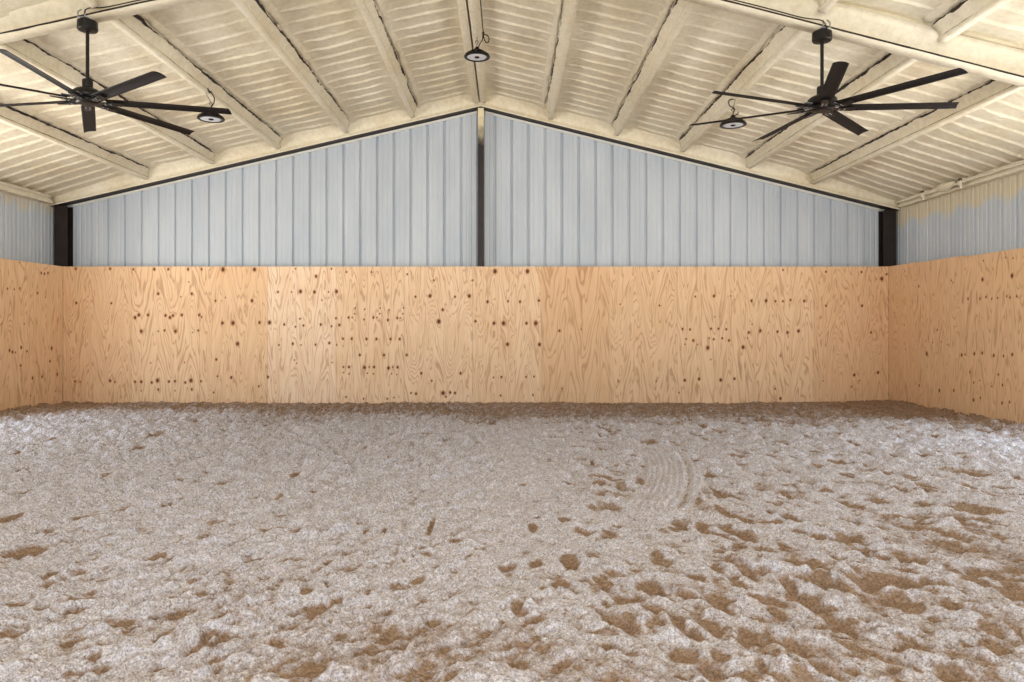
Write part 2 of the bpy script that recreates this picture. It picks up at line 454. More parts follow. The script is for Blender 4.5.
# ---- pipe with its clips along the right eave
root = empty('eave_pipe', (XR - 0.21, 11.0, raftf(XR) + 0.045))
tag(root, 'thin foam-splashed pipe clipped along the right eave above the metal wall', 'pipe')
bm = bmesh.new(); zz = 0
tube(bm, [(0.0 + 0.006 * math.sin(k * 1.7), -3.2 + k * 0.255, 0.05 + 0.006 * math.sin(k * 2.3)) for k in range(21)], 0.018, 10)
from_bm('pipe', bm, M['foam'], root, sm=True)
for yy in (1.05, 0.05):
    bm = bmesh.new(); box(bm, (-.03, yy - .03, -.05), (.0, yy + .03, .11)); box(bm, (-.03, yy - .03, .07), (.08, yy + .03, .11))
    box(bm, (-.036, yy - .012, -.03), (-.03, yy + .012, -.006), 1)
    from_bm('pipe_clip', bm, [M['foam'], M['steel']], root, bevel=0.006)
bm = bmesh.new()
bmesh.ops.create_icosphere(bm, subdivisions=4, radius=1.0)
for v in bm.verts:
    v.co *= 1 + 0.18 * float(vnoise(np.array(v.co.x * 2 + 5), np.array(v.co.y * 2 + v.co.z * 2.3), 3))
    v.co = Vector((v.co.x * .06 + .01, v.co.y * .24 + .45, v.co.z * .06 + .065))
from_bm('foam_blob', bm, M['foam'], root, sm=True)

# ---- steel posts
def post(name, cx, half, ya, yb, ztop, label, spray_h=0.35):
    bm = bmesh.new(); lay = bm.verts.layers.float.new('spray')
    zs = [-0.1, 2.2] + ([ztop - spray_h * 1.4 + k * spray_h * 1.4 / 8 for k in range(9)] if spray_h > 0.01 else [ztop])
    t = 0.012
    sec = [(-half, ya), (half, ya), (half, ya + t), (t / 2, ya + t), (t / 2, yb - t), (half, yb - t), (half, yb), (-half, yb), (-half, yb - t), (-t / 2, yb - t), (-t / 2, ya + t), (-half, ya + t)]
    rows = []
    for z in zs:
        r = []
        for x, y in sec:
            v = bm.verts.new((cx + x, y, z)); v[lay] = max(0, 1.0 - (ztop - z) / spray_h) if spray_h > .01 else 0.0; r.append(v)
        rows.append(r)
    n = len(sec)
    for a, b in zip(rows, rows[1:]):
        for j in range(n): bm.faces.new((a[j], a[(j + 1) % n], b[(j + 1) % n], b[j]))
    bm.faces.new(rows[0]); bm.faces.new(rows[-1])
    return tag(from_bm(name, bm, M['post']), label, 'post', 'dark steel posts of the end wall')
post('steel_post', -0.487, 0.052, 13.165, 13.325, RZ - 0.016, 'dark steel post under the ridge, its top splashed with cream foam', 0.85)
post('steel_post', -8.005, 0.118, 13.155, 13.33, raftf(-8.125) - 0.002, 'dark steel post in the left back corner, above the plywood', 0)
post('steel_post', 6.832, 0.112, 13.155, 13.33, raftf(6.95) - 0.005, 'dark steel post in the right back corner, above the plywood', 0)

# ------------------------------------------------------------------ plywood
CROP = {1: (0, 0), 2: (1024, 0), 3: (2048, 0), 4: (3072, 0)}
def kk(c, lst): return [((CROP[c][0] + x) / 4.0, 250 + y / 4.0, r) for x, y, r in lst]
KN_BACK = (
 kk(1, [(303,75,8),(440,75,8),(305,212,8),(445,213,7),(247,175,10),(300,525,7),(320,528,5),(440,523,9),(460,528,6),
  (533,77,7),(617,77,9),(673,77,8),(752,77,8),(806,77,7),(633,175,9),(767,175,9),(755,128,4),(723,187,4),(540,270,10),(555,260,10),(592,260,9),(662,262,9),(680,270,10),(692,262,9),(727,260,9),(797,260,9),(806,268,6),(565,325,10),(633,325,5),(658,322,7),(702,325,10),(793,322,7),(770,330,4),(603,452,4),(738,450,4),(540,527,8),(565,527,9),(607,530,8),(630,522,12),(676,526,8),(700,525,8),(741,530,8),(764,522,12),(804,525,7),(633,558,7),(767,557,7),(700,563,4),(565,563,4),
  (892,78,14),(1018,78,12),(862,203,7),(1008,203,10),(890,292,10),(932,292,13),(1038,290,9),(1078,290,12),(950,375,12),(865,438,8),(925,510,9),(1072,508,8),(870,505,6),(1035,545,6),(855,570,6),(902,190,4)])
 + kk(2, [(88,168,7),(142,168,5),(178,166,11),(234,168,10),(290,168,5),(322,166,11),(263,200,4),(113,298,7),(190,302,7),(176,275,6),(158,307,6),(259,298,8),(320,273,7),(333,300,8),(302,305,6),(147,375,8),(180,380,5),(293,372,8),(322,380,5),(92,380,6),(238,378,6),(154,440,4),(163,453,4),(305,450,4),(240,105,9),(158,75,5),(302,75,6),
  (370,270,7),(385,270,5),(397,232,5),(394,255,5),(432,278,6),(435,237,5),(470,270,7),(484,270,5),(497,232,5),(495,255,5),(528,280,8),(532,240,5),(565,272,7),(577,272,5),(590,232,5),(587,255,5),(348,355,7),(383,355,8),(442,356,8),(482,356,8),(538,356,8),(575,356,8),(415,420,8),(512,420,8),(603,420,8),(350,468,6),(372,468,8),(434,470,10),(453,468,5),(472,468,8),(530,472,10),(547,468,5),(566,469,8),(350,490,4),(372,495,5),(445,493,5),(470,495,5),(542,495,4),(563,498,4),(430,595,6),(525,595,6),(552,590,5),(360,588,6),(362,88,6),(462,88,6),(605,97,6),
  (638,187,7),(696,184,11),(796,187,7),(853,184,11),(711,121,6),(867,121,6),(747,239,9),(731,286,14),(661,493,8),(818,493,8),(703,523,6),(620,572,6),(640,575,8),(748,572,12),(777,570,8),(796,572,8),(760,587,6),(878,285,8),
  (956,85,14),(1086,85,13),(926,207,9),(1056,207,8),(1008,205,7),(1132,202,8),(952,293,10),(990,293,13),(1082,293,9),(1119,293,13),(1006,377,11),(1134,378,11),(982,508,7),(950,510,5),(1080,508,6),(1112,506,6),(978,582,6),(1108,580,6)])
 + kk(3, [(190,323,8),(277,317,4),(200,555,4),(590,222,6),(432,217,4),(425,525,5),(577,525,5),(587,85,4),
  (733,186,6),(808,184,9),(876,184,5),(811,267,4),(682,316,7),(712,318,7),(796,315,7),(826,315,7),(857,317,7),(697,356,6),(725,362,8),(789,353,5),(807,357,7),(841,353,7),(868,362,8),(783,391,11),(924,389,11),(795,438,4),(691,521,9),(748,516,9),(835,520,10),(890,515,8),(668,570,5),(692,377,4),(742,378,4),
  (958,203,8),(1016,203,10),(947,330,8),(993,323,9),(942,352,4),(960,297,4)])
 + kk(4, [(30,205,7),(60,205,7),(90,200,7),(145,204,8),(38,327,8),(78,330,9),(122,324,10),(50,423,4),(28,555,6),(50,594,9),(60,80,6),
  (232,87,7),(374,88,7),(232,223,7),(376,223,8),(412,330,7),(345,500,9),(365,523,5),(440,490,9),(222,523,4),(333,547,5),(455,115,11),(474,97,7)]))
KN_RIGHT = kk(4, [(603,145,8),(547,85,5),(733,122,6),(740,130,5),(660,178,5),(858,118,12),(976,103,14),(800,195,8),(848,195,8),(872,188,8),(895,195,7),(918,192,7),(955,185,7),(968,190,8),(995,185,8),(677,320,7),(658,370,5),(693,368,4),(718,378,5),(635,415,12),(545,300,5),(550,397,4),(775,420,10),(788,418,6),(825,415,10),(857,412,9),(903,422,10),(942,424,8),(977,418,10),(605,542,8),(685,562,10),(743,562,9),(807,488,7),(823,530,7),(847,522,5),(921,498,8),(938,540,8),(895,545,6),(849,592,7),(822,600,10),(936,612,9),(966,608,8),(808,655,6),(862,43,6),(950,30,5),(980,33,5)])
KN_LEFT = kk(1, [(165,92,8),(178,95,8),(192,92,8),(77,50,5),(30,155,7),(57,157,6),(79,153,7),(150,172,8),(182,190,4),(97,295,5),(8,295,5),(38,402,9),(50,408,9),(62,410,6),(85,390,10),(108,405,7),(207,393,10),(200,445,8),(83,462,8),(130,512,9),(168,507,8),(229,497,9),(122,582,5),(222,565,4)])
SB = F / YP
def to_back(k): return [((x - VX) / SB, EYE - (y - VY) / SB, r * 0.5 / 4 / SB) for x, y, r in k]
def to_side(k, X):
    out = []
    for x, y, r in k:
        Y = F * X / (x - VX); out.append((Y, EYE - (y - VY) * Y / F, r * 0.5 / 4 * Y / F))
    return out
KB, KR, KL = to_back(KN_BACK), to_side(KN_RIGHT, PR), to_side(KN_LEFT, PL)
ZT, ZB0, THK = 2.438, -0.10, 0.018

def plywood(u0, u1, axis, pos, out, knots, label, seed, tone, period, ztop=ZT, lines=7.0, dense=1.0):
    """a sheet spanning u0..u1 on a wall; pos is the face, out the direction away from the room."""
    g = 0.0015
    us = np.linspace(u0 + g, u1 - g, max(6, int((u1 - u0) / 0.0115))); zs = np.linspace(ZB0, ztop, 220)
    U, Z = np.meshgrid(us, zs)
    up = (U - u0) / period                               # rotary-cut veneer repeats across the sheet
    warp = 0.10 * fbm(U * 3, Z * 2, seed + 40, 3)
    ang = 2 * PI * (up + warp * 0.6)
    cx_, cy_ = np.cos(ang) * 0.9, np.sin(ang) * 0.9
    h = fbm(cx_ * 0.75 + 0.3 * U, Z * 1.25 + cy_ * 0.75, seed, 2, 0.4) + 0.16 * fbm(cx_ * 2 + U, Z * 4.5 + cy_ * 2, seed + 9, 2)
    grain = lines * 0.62 * h + 0.05 * fbm(U * 14, Z * 5, seed + 5, 2)
    kn = np.zeros_like(U)
    for (ku, kz, kr) in knots:
        if ku < u0 - 0.15 or ku > u1 + 0.15: continue
        d = np.sqrt((U - ku) ** 2 + ((Z - kz) * 0.80) ** 2)
        kn = np.maximum(kn, np.clip(1.0 - 0.5 * d / max(kr, 0.010), 0, 1))
        rr = np.sqrt(((U - ku) * 1.35) ** 2 + ((Z - kz) * 0.55) ** 2)
        grain = grain + 0.8 * (kr / 0.02) ** 0.7 * np.exp(-rr / (0.028 + 1.2 * kr))
    n = U.size; nr, nc = U.shape
    A = np.full(U.shape, pos)
    V = (np.stack([U, A, Z], -1) if axis == 0 else np.stack([A, U, Z], -1)).reshape(-1, 3)
    flip = (axis == 0 and out < 0) or (axis == 1 and out > 0)
    me = grid_mesh('plywood_sheet', V, nr, nc, flip=flip)
    set_attr(me, 'grain', grain); set_attr(me, 'knot', kn); set_attr(me, 'tone', np.full(n, tone))
    # thickness: edges and back as a plain box behind the face
    bm = bmesh.new(); bm.from_mesh(me)
    e = 0.0006 * out
    lo = (u0 + g, pos + e, ZB0) if axis == 0 else (pos + e, u0 + g, ZB0)
    hi = (u1 - g, pos + THK * out, ztop) if axis == 0 else (pos + THK * out, u1 - g, ztop)
    box(bm, tuple(min(a, b) for a, b in zip(lo, hi)), tuple(max(a, b) for a, b in zip(lo, hi)), 1)
    bm.to_mesh(me); bm.free()
    o = link('plywood_sheet', me, [M['ply'], M['ply_edge']])
    return tag(o, label, 'plywood sheet', 'plywood sheets lining the arena walls')
x0 = PL + 0.001; W = 1.2192
BACK = [
 (0.35, .62, 8, 'nearly clear plywood sheet at the left end of the back wall'),
 (0.50, .60, 5, 'knot-peppered plywood sheet on the back wall, second from the left corner'),
 (0.38, .61, 7, 'browner plywood sheet on back wall with big knots at its top, third from left corner'),
 (0.85, .60, 6, 'palest plywood sheet on back wall, two dark knots high up, fourth from left corner'),
 (0.62, .41, 5, 'plywood sheet on back wall with small knots repeated three times across, fifth from left corner'),
 (0.68, .65, 8, 'plywood sheet with tall oval grain on the back wall, just left of the ridge post'),
 (0.60, .55, 7, 'plywood sheet with two big knots at its top edge, just right of the ridge post'),
 (0.22, .60, 4, 'plain knot-free plywood sheet on the back wall, second right of the ridge post'),
 (0.42, .65, 8, 'wavy-grained nearly knotless plywood sheet on the back wall, fourth from the dense knot cluster at right end'),
 (0.50, .55, 5, 'plywood sheet with a cluster of small knots at mid height, right half of back wall'),
 (0.48, .62, 6, 'broad-grained plywood sheet second from the right end of the back wall'),
 (0.25, .62, 9, 'orange-toned plywood sheet meeting the right corner of the back wall'),
]
BACK[8] = (0.42, .65, 8, 'wavy nearly knotless plywood sheet on back wall, left of the sheet with clustered knots')
for i, (tone, per, ln, lab) in enumerate(BACK):
    plywood(x0 + W * i, x0 + W * (i + 1), 0, YP, 1, KB, lab, 20 + i * 2.31, tone, per, lines=ln)
plywood(x0 + W * 12, PR - 0.001, 0, YP, 1, KB, 'narrow plywood filler strip in the right back corner', 77, 0.28, 0.6, lines=8)
ORDL = [(YP - 1.2192, YP - 0.001, 'plywood sheet on the left wall nearest the back corner', 0.5),
        (YP - 2 * 1.2192, YP - 1.2192, 'plywood sheet on the left wall cut by the edge of the photo', 0.45)]
for i, (a, b, lab, tone) in enumerate(ORDL):
    plywood(a, b, 1, PL, -1, KL, lab, 61 + i * 3.3, tone, 0.6, lines=7)
RW = [(12.18, YP - 0.001, 'plywood sheet on the right wall beside the back corner', 0.2, ZT),
      (10.96, 12.18, 'plywood sheet on the right wall, second from the back corner', 0.28, ZT - 0.01),
      (9.62, 10.96, 'plywood sheet on right wall with rows of dark knots, at the photo edge', 0.32, ZT - 0.03)]
for i, (a, b, lab, tone, zt) in enumerate(RW):
    plywood(a, b, 1, PR, 1, KR, lab, 81 + i * 4.1, tone, 0.6, ztop=zt, lines=7)

# ------------------------------------------------------------------ arena sand
PR_PX = []          # hoofprints: (px, py, width px, height px)
def pr(ox, oy, s, lst):
    for cx, cy, w, h in lst: PR_PX.append((ox + cx / s, oy + cy / s, w / s, h / s))
pr(580, 400, 4.655, [(520,280,70,30),(305,390,70,45),(305,452,70,40),(625,415,70,35),(715,450,60,45),(560,440,35,55),(700,390,25,20),(665,525,60,60),(740,555,150,40),(745,625,110,60),(900,545,90,50),(900,495,50,30),(930,450,80,20),(1000,580,80,60),(820,350,60,20),(55,290,25,25),(100,385,90,30),(470,600,60,30),(560,590,80,30),(480,240,30,20),(565,120,50,20),(995,400,40,25),(850,165,30,15),(310,60,40,15),(360,80,20,20),(180,150,30,20),(80,160,40,20),(560,515,40,30),(610,345,80,20)])
pr(512, 510, 3.965, [(575,185,60,40),(945,250,70,60),(800,225,90,35),(720,265,70,50),(900,290,60,40),(560,310,120,80),(550,400,80,60),(650,445,70,60),(730,490,80,50),(810,360,110,60),(800,460,100,70),(940,480,90,60),(230,200,80,80),(95,205,60,50),(190,290,80,40),(20,385,60,50),(120,310,50,40),(990,350,70,40),(410,440,120,40),(390,530,120,60),(200,610,120,50),(680,650,90,40),(680,560,140,60),(830,590,90,50),(990,630,50,50),(210,35,60,20),(80,60,40,30),(370,100,30,15),(335,265,50,20),(640,80,50,35),(755,65,60,30),(1000,210,40,30)])
pr(768, 512, 4.0, [(20,20,70,30),(115,55,80,40),(205,88,70,25),(205,120,80,30),(130,100,60,25),(65,135,60,35),(230,185,90,30),(160,230,180,50),(220,275,70,40),(80,290,60,60),(140,340,120,60),(30,345,80,40),(215,385,80,50),(300,440,70,80),(400,290,90,70),(480,280,200,60),(540,355,120,60),(435,435,80,40),(330,210,40,40),(375,170,50,40),(570,205,70,60),(650,300,80,50),(740,140,80,40),(745,38,90,40),(740,90,100,30),(960,100,90,40),(880,200,150,30),(900,265,200,60),(990,325,90,50),(875,340,70,60),(900,465,80,50),(820,410,80,40),(800,150,120,30),(740,575,100,50),(750,640,140,60),(870,550,140,60),(390,550,200,80),(230,640,100,60),(110,540,100,70),(80,610,80,50),(400,650,180,60),(540,630,120,60),(1010,490,30,50),(460,55,60,30),(320,40,80,30)])
pr(780, 380, 4.197, [(460,400,50,25),(610,450,90,25),(930,458,90,20),(820,405,100,35),(760,525,70,40),(850,555,220,30),(430,510,80,30),(60,450,60,30),(180,370,90,20),(265,365,40,20),(275,405,50,25),(340,360,40,25),(610,320,50,20),(680,307,50,12),(375,312,40,20),(480,318,40,15),(455,330,40,15),(545,490,40,20),(620,525,70,30),(700,440,50,20),(800,460,40,15),(970,410,60,30),(150,190,50,10),(300,265,40,12),(20,490,60,20),(110,485,60,20)])
pr(0, 512, 4.0, [(45,20,80,40),(110,145,150,45),(325,25,80,25),(510,110,50,25),(630,180,60,25),(865,232,50,25),(320,340,110,40),(50,380,60,35),(165,382,50,30),(385,550,45,50),(660,508,50,50),(845,495,60,35),(870,592,60,55),(300,515,80,50),(600,640,60,40),(790,540,80,40),(210,245,50,40),(500,430,90,40),(55,485,70,30),(920,420,60,15)])
pr(0, 380, 3.413, [(525,190,40,20),(635,225,25,18),(460,237,40,18),(615,350,35,20),(165,210,35,18),(70,250,40,20),(95,308,50,20),(95,382,50,22),(575,428,35,25),(430,440,60,20),(945,408,30,20),(915,152,30,15),(1000,155,35,15),(380,225,30,15),(430,205,50,15),(770,345,50,15),(1010,325,30,15),(55,455,100,30)])
pr(200, 510, 3.965, [(60,237,60,25),(345,195,60,30),(510,215,40,25),(600,265,40,25),(490,295,30,45),(425,340,60,40),(545,355,50,25),(662,345,35,25),(865,270,60,25),(465,390,60,50),(370,463,45,40),(45,500,60,35),(305,535,110,40),(68,595,50,50),(920,435,70,35),(970,555,70,50),(990,665,70,40),(750,480,80,60),(400,640,200,70),(730,80,20,40),(915,70,25,70),(890,180,60,25),(660,80,30,30),(400,90,60,25),(280,85,80,25),(115,425,80,20)])

def build_floor():
    xs = np.concatenate([np.arange(-8.19, -2.6, 0.022), np.arange(-2.6, 2.6, 0.011), np.arange(2.6, 7.02, 0.022), [7.02]])
    ys = [-4.6]
    while ys[-1] < 2.3: ys.append(ys[-1] + 0.25)
    ys[-1] = 2.3
    while ys[-1] < YB - 0.01: ys.append(ys[-1] + max(0.009, 0.0026 * ys[-1]))
    ys[-1] = YB - 0.005
    ys = np.array(ys); X, Y = np.meshgrid(xs, ys)
    # raked and trodden directions: forward-right on the left side, forward-left on the right side
    th = PI / 4 * np.tanh(-(X - 0.4) / 1.6)
    near = smooth(6.5, 3.2, Y)
    a = X * np.sin(PI / 4) + Y * np.cos(PI / 4); b = X * np.cos(PI / 4) - Y * np.sin(PI / 4)
    a2 = X * -np.sin(PI / 4) + Y * np.cos(PI / 4); b2 = X * np.cos(PI / 4) + Y * np.sin(PI / 4)
    wl = smooth(1.2, -1.0, X)
    streak = wl * fbm(a * 1.5, b * 4.5, 3, 4, 0.55) + (1 - wl) * fbm(a2 * 1.8, b2 * 4.8, 5, 4, 0.55)
    z = 0.020 * fbm(X * 0.5, Y * 0.5, 1, 2) + 0.038 * streak * (0.75 + 0.6 * near)
    rid = 1 - np.abs(fbm(X * 2.4 + 0.4 * streak, Y * 2.0, 7, 3))
    z = z + 0.036 * (rid - 0.75) * (0.6 + 0.9 * near) 
    cl2 = wl * fbm(a * 17, b * 40, 53, 2, 0.6) + (1 - wl) * fbm(a2 * 17, b2 * 40, 55, 2, 0.6)
    cl = wl * fbm(a * 8, b * 19, 43, 3, 0.6) + (1 - wl) * fbm(a2 * 8, b2 * 19, 45, 3, 0.6)
    zh = 0.014 * fbm(X * 8, Y * 7, 9, 3, 0.6) + (0.034 + 0.034 * smooth(4.5, 8.0, Y)) * (1 + 0.35 * wl) * cl + (0.014 + 0.007 * wl) * cl2 + 0.010 * fbm(X * 30, Y * 26, 13, 2)
    shade_cl = 0.50 * smooth(0.10, 0.5, -cl) + 0.25 * smooth(0.15, 0.6, -cl2)  # shade between the small lumps, painted into the sand colour
    damp_shade = shade_cl + 0.10 * np.clip(-streak, 0, 1) + 0.30 * near * smooth(-0.2, 0.35, fbm(X * 1.1, Y * 1.1, 21, 3)) * smooth(-2.2, 0.2, X) + 0.26 * near  # browner in the streak hollows and towards the viewer
    damp_shade = damp_shade + 0.10 * smooth(0.3, 3.0, X) * smooth(9, 5, Y)
    # browner sand along the walls, with some shade painted into its colour
    wn = fbm(X * 0.7, Y * 0.9, 31, 3)
    damp_shade = damp_shade + 0.66 * smooth(8.9, 11.5, Y + 0.9 * wn - 0.08 * np.abs(X - 2)) + 0.55 * smooth(5.3, 6.7, X + 0.4 * wn) * smooth(7, 9, Y) + 0.55 * smooth(-6.6, -7.8, X + 0.4 * wn)
    # prints
    rs = np.random.RandomState(5)
    prints = []
    for px, py, w, h in PR_PX:
        x, y = ground_at(px, py)
        prints.append((x, y, max(w * y / F / 2, .02), max(h * y * y / (F * EYE) / 2, .03), 1.0))
    for k in range(900):
        y = rs.uniform(2.4, 12.6); x = rs.uniform(-0.62, 0.66) * y + 0.1
        if abs(x + 0.6) > 7.2: continue
        right = x > 0.5
        if not right and rs.rand() < 0.5: continue
        prints.append((x, y, *[q * (1.0 if right else 0.6) * (0.6 + 0.4 * min(1, max(0, (y - 3) / 3))) for q in (rs.uniform(.05, .12), rs.uniform(.05, .15))], rs.uniform(.3, 1.0) * (1.0 if right else 0.8)))
    for (x, y, rx, ry, s) in prints:
        rx = min(rx * 1.05, 0.20); ry = min(ry * 1.08, 0.32)
        R = 2.2 * max(rx, ry)
        i0, i1 = np.searchsorted(ys, [y - R, y + R]); j0, j1 = np.searchsorted(xs, [x - R, x + R])
        if i1 <= i0 or j1 <= j0: continue
        xx = X[i0:i1, j0:j1] - x; yy = Y[i0:i1, j0:j1] - y
        tilt = 0.5 if x < 0.3 else -0.5
        xt = xx; yt = yy - tilt * xx
        wob = 1 + 0.45 * fbm(X[i0:i1, j0:j1] * 7, Y[i0:i1, j0:j1] * 6, x * 3, 2)
        d = np.sqrt((xt / rx) ** 2 + (yt / ry) ** 2) * wob
        m_ = s * (1 - smooth(0.5, 1.4, d)); zh[i0:i1, j0:j1] *= 1 - 0.85 * m_
        dep = s * min(0.034, 0.28 * max(min(rx, ry), .03) + .010)
        z[i0:i1, j0:j1] += -dep * (1 - smooth(0.15, 1.15, d)) + 0.32 * dep * np.exp(-((d - 1.4) / 0.35) ** 2)
        damp_shade[i0:i1, j0:j1] = np.maximum(damp_shade[i0:i1, j0:j1], (0.34 + 0.56 * s) * (1 - smooth(0.50, 1.30, d)))
    z = z + zh
    # tractor drag: a short curved band of grooves
    path = [ground_at(*p) for p in ((668, 449), (682, 458), (688, 470), (689, 482), (686, 495), (678, 510))]
    P = np.array([(p.x, p.y) for p in curve_pts([(q[0], q[1], 0) for q in path], 10)])
    i0, i1 = np.searchsorted(ys, [4.9, 8.8]); j0, j1 = np.searchsorted(xs, [-0.1, 3.2])
    xx = X[i0:i1, j0:j1]; yy = Y[i0:i1, j0:j1]
    best = np.full(xx.shape, 9.0)
    for (pa, pb) in zip(P, P[1:]):
        dv = pb - pa; L2 = (dv ** 2).sum()
        t = np.clip(((xx - pa[0]) * dv[0] + (yy - pa[1]) * dv[1]) / L2, 0, 1)
        ddx = xx - pa[0] - t * dv[0]; ddy = yy - pa[1] - t * dv[1]
        dd = np.sqrt(ddx ** 2 + ddy ** 2); sgn = np.sign(dv[0] * ddy - dv[1] * ddx)
        best = np.where(dd < np.abs(best), -dd * sgn, best)
    inb = smooth(-0.12, -0.07, best) * smooth(0.42, 0.36, best) * smooth(4.95, 5.3, yy) * smooth(8.5, 8.0, yy)
    z[i0:i1, j0:j1] = z[i0:i1, j0:j1] * (1 - 0.75 * inb) + inb * (0.012 + 0.009 * np.cos(best * 2 * PI / 0.052) - 0.030 * np.exp(-(best / 0.018) ** 2) + 0.4 * z[i0:i1, j0:j1])
    damp_shade[i0:i1, j0:j1] = damp_shade[i0:i1, j0:j1] * (1 - 0.8 * inb) + 0.5 * inb * np.exp(-(best / 0.02) ** 2)
    # banked against the walls
    z = z + 0.06 * smooth(6.0, 6.75, X) + 0.02 * smooth(-7.2, -7.9, X) + 0.045 * smooth(3.5, 6.6, X) * smooth(12.2, 13.1, Y)
    lim = smooth(12.3, 13.0, Y)
    z = z * (1 - 0.5 * lim)
    V = np.stack([X, Y, z], -1).reshape(-1, 3)
    me = grid_mesh('floor', V, len(ys), len(xs))
    set_attr(me, 'damp_shade', damp_shade)
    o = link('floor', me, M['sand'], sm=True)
    tag(o, 'pale hoof-printed arena sand with brown moist hollows and a short curved drag track', 'sand floor', kind='structure')
build_floor()
# ------------------------------------------------------------------ ceiling fans
def fan(cx, cy, zblade, ztop, a0, R, label, cable=None):
    root = empty('ceiling_fan', (cx, cy, ztop)); tag(root, label, 'ceiling fan', 'large black ceiling fans')
    h = ztop - zblade
    bm = bmesh.new(); lathe(bm, [(0, 0), (.082, 0), (.094, -.008), (.096, -.085), (.088, -.098), (.03, -.104), (0, -.104)], 40); from_bm('canopy', bm, M['black'], root, sm=False, bevel=0.002)
    bm = bmesh.new(); lathe(bm, [(0, -.10), (.017, -.10), (.017, -h + .15), (0, -h + .15)], 16); from_bm('downrod', bm, M['black'], root)
    bm = bmesh.new(); lathe(bm, [(0, -h + .215), (.044, -h + .215), (.050, -h + .205), (.050, -h + .135), (.06, -h + .125), (0, -h + .125)], 28); from_bm('coupling', bm, M['black'], root)
    bm = bmesh.new()
    lathe(bm, [(0, -h + .13), (.06, -h + .128), (.105, -h + .112), (.135, -h + .088), (.145, -h + .060), (.145, -h + .030), (.125, -h + .016), (.10, -h + .010), (0, -h + .010)], 48)
    mh = from_bm('motor_housing', bm, M['black'], root, sm=True)
    bm = bmesh.new(); lathe(bm, [(0, -h + .012), (.112, -h + .012), (.112, -h - .016), (.09, -h - .030), (.055, -h - .036), (0, -h - .036)], 40); from_bm('hub_plate', bm, M['black'], root)
    # clamp that grips the rafter flange
    bm = bmesh.new(); box(bm, (-.05, -.10, .0), (.05, .10, .006)); 
    for sx in (-.035, .035):
        tube(bm, [(sx, -.106, .0), (sx, -.106, .05), (sx * .6, -.075, .085)], 0.007, 8); tube(bm, [(sx, .106, .0), (sx, .106, .05), (sx * .6, .09, .06)], 0.007, 8)
    from_bm('mounting_clamp', bm, M['silver'], root)
    pit = math.radians(-12)
    for k in range(7):
        a = math.radians(a0 + k * 360 / 7)
        ca, sa = math.cos(a), math.sin(a)
        def P(r, t, up):   # radial, across (towards larger angle), vertical
            return (r * ca - t * sa, r * sa + t * ca, -h + up)
        bm = bmesh.new()
        nr_, nt = 14, 8; top = []; bot = []
        for i in range(nr_ + 1):
            f = i / nr_; r = .17 + (R - .17) * f
            ch = .128 + .004 * math.sin(f * PI)
            tr, br = [], []
            for j in range(nt + 1):
                t = (j / nt - .5)
                skew = 0.035 * t if i == nr_ else 0     # raked tip
                th = 0.010 * math.sqrt(max(0, 1 - (2 * t) ** 2)) + .0015
                cam_ = -0.012 * (1 - (2 * t) ** 2)
                u = t * ch
                y_ = u * math.cos(pit); z_ = u * math.sin(pit) - cam_
                tr.append(bm.verts.new(P(r + skew, y_, z_ + th / 2))); br.append(bm.verts.new(P(r + skew, y_, z_ - th / 2)))
            top.append(tr); bot.append(br)
        for i in range(nr_):
            for j in range(nt):
                bm.faces.new((top[i][j], top[i][j + 1], top[i + 1][j + 1], top[i + 1][j])).smooth = True
                bm.faces.new((bot[i][j], bot[i + 1][j], bot[i + 1][j + 1], bot[i][j + 1])).smooth = True
            for j in (0, nt): bm.faces.new((top[i][j], top[i + 1][j], bot[i + 1][j], bot[i][j]))
        for i in (0, nr_):
            ct = [bm.verts.new(v.co) for v in top[i]]; cb = [bm.verts.new(v.co) for v in bot[i]]
            for j in range(nt): bm.faces.new((ct[j], ct[j + 1], cb[j + 1], cb[j]))
        bl = from_bm('blade', bm, M['blade'], root)
        # bracket: flat arm from the hub under the blade root, with bolts
        bm = bmesh.new()
        q = [(.075, -.030), (.13, -.036), (.30, -.034), (.33, -.018), (.33, .018), (.30, .034), (.13, .036), (.075, .030)]
        lo = [bm.verts.new(P(r, t, -.020 + t * math.sin(pit) * (1 if r > .2 else 0))) for r, t in q]
        hi = [bm.verts.new(P(r, t, -.012 + t * math.sin(pit) * (1 if r > .2 else 0))) for r, t in q]
        bm.faces.new(lo); bm.faces.new(hi[::-1])
        for i in range(len(q)): bm.faces.new((lo[i], lo[(i + 1) % len(q)], hi[(i + 1) % len(q)], hi[i]))
        br_ = from_bm('blade_bracket', bm, M['black'], bl)
        bm = bmesh.new()
        for r in (.165, .215):
            for t in (-.018, .018):
                c = P(r, t, -.022)
                bmesh.ops.create_cone(bm, cap_ends=True, segments=8, radius1=.008, radius2=.008, depth=.010, matrix=Matrix.Translation(c))
        box_pts = [P(.145, -.028, .012), P(.235, -.028, .008), P(.235, .028, .022), P(.145, .028, .022)]
        lo = [bm.verts.new(p) for p in box_pts]; hi = [bm.verts.new((p[0], p[1], p[2] + .006)) for p in box_pts]
        bm.faces.new(lo); bm.faces.new(hi)
        for i in range(4): bm.faces.new((lo[i], lo[(i + 1) % 4], hi[(i + 1) % 4], hi[i]))
        b2 = from_bm('bracket_bolts', bm, M['silver'], bl); b2['label'] = 'bright steel plate and bolts at the blade root'
    if cable:
        bm = bmesh.new(); tube(bm, curve_pts(cable, 8), .006, 6); from_bm('power_cable', bm, M['cable'], root, sm=True)
    return root
def beam_z(x): return 5.297 - (0.2208 * (RX - x) if x < RX else 0.256 * (x - RX))
YFAN = YN + 0.095
xr = (822 - VX) * YFAN / F; xl = (87.5 - VX) * YFAN / F
zr = EYE + (VY - 108) * YFAN / F; zl = EYE + (VY - 101) * YFAN / F
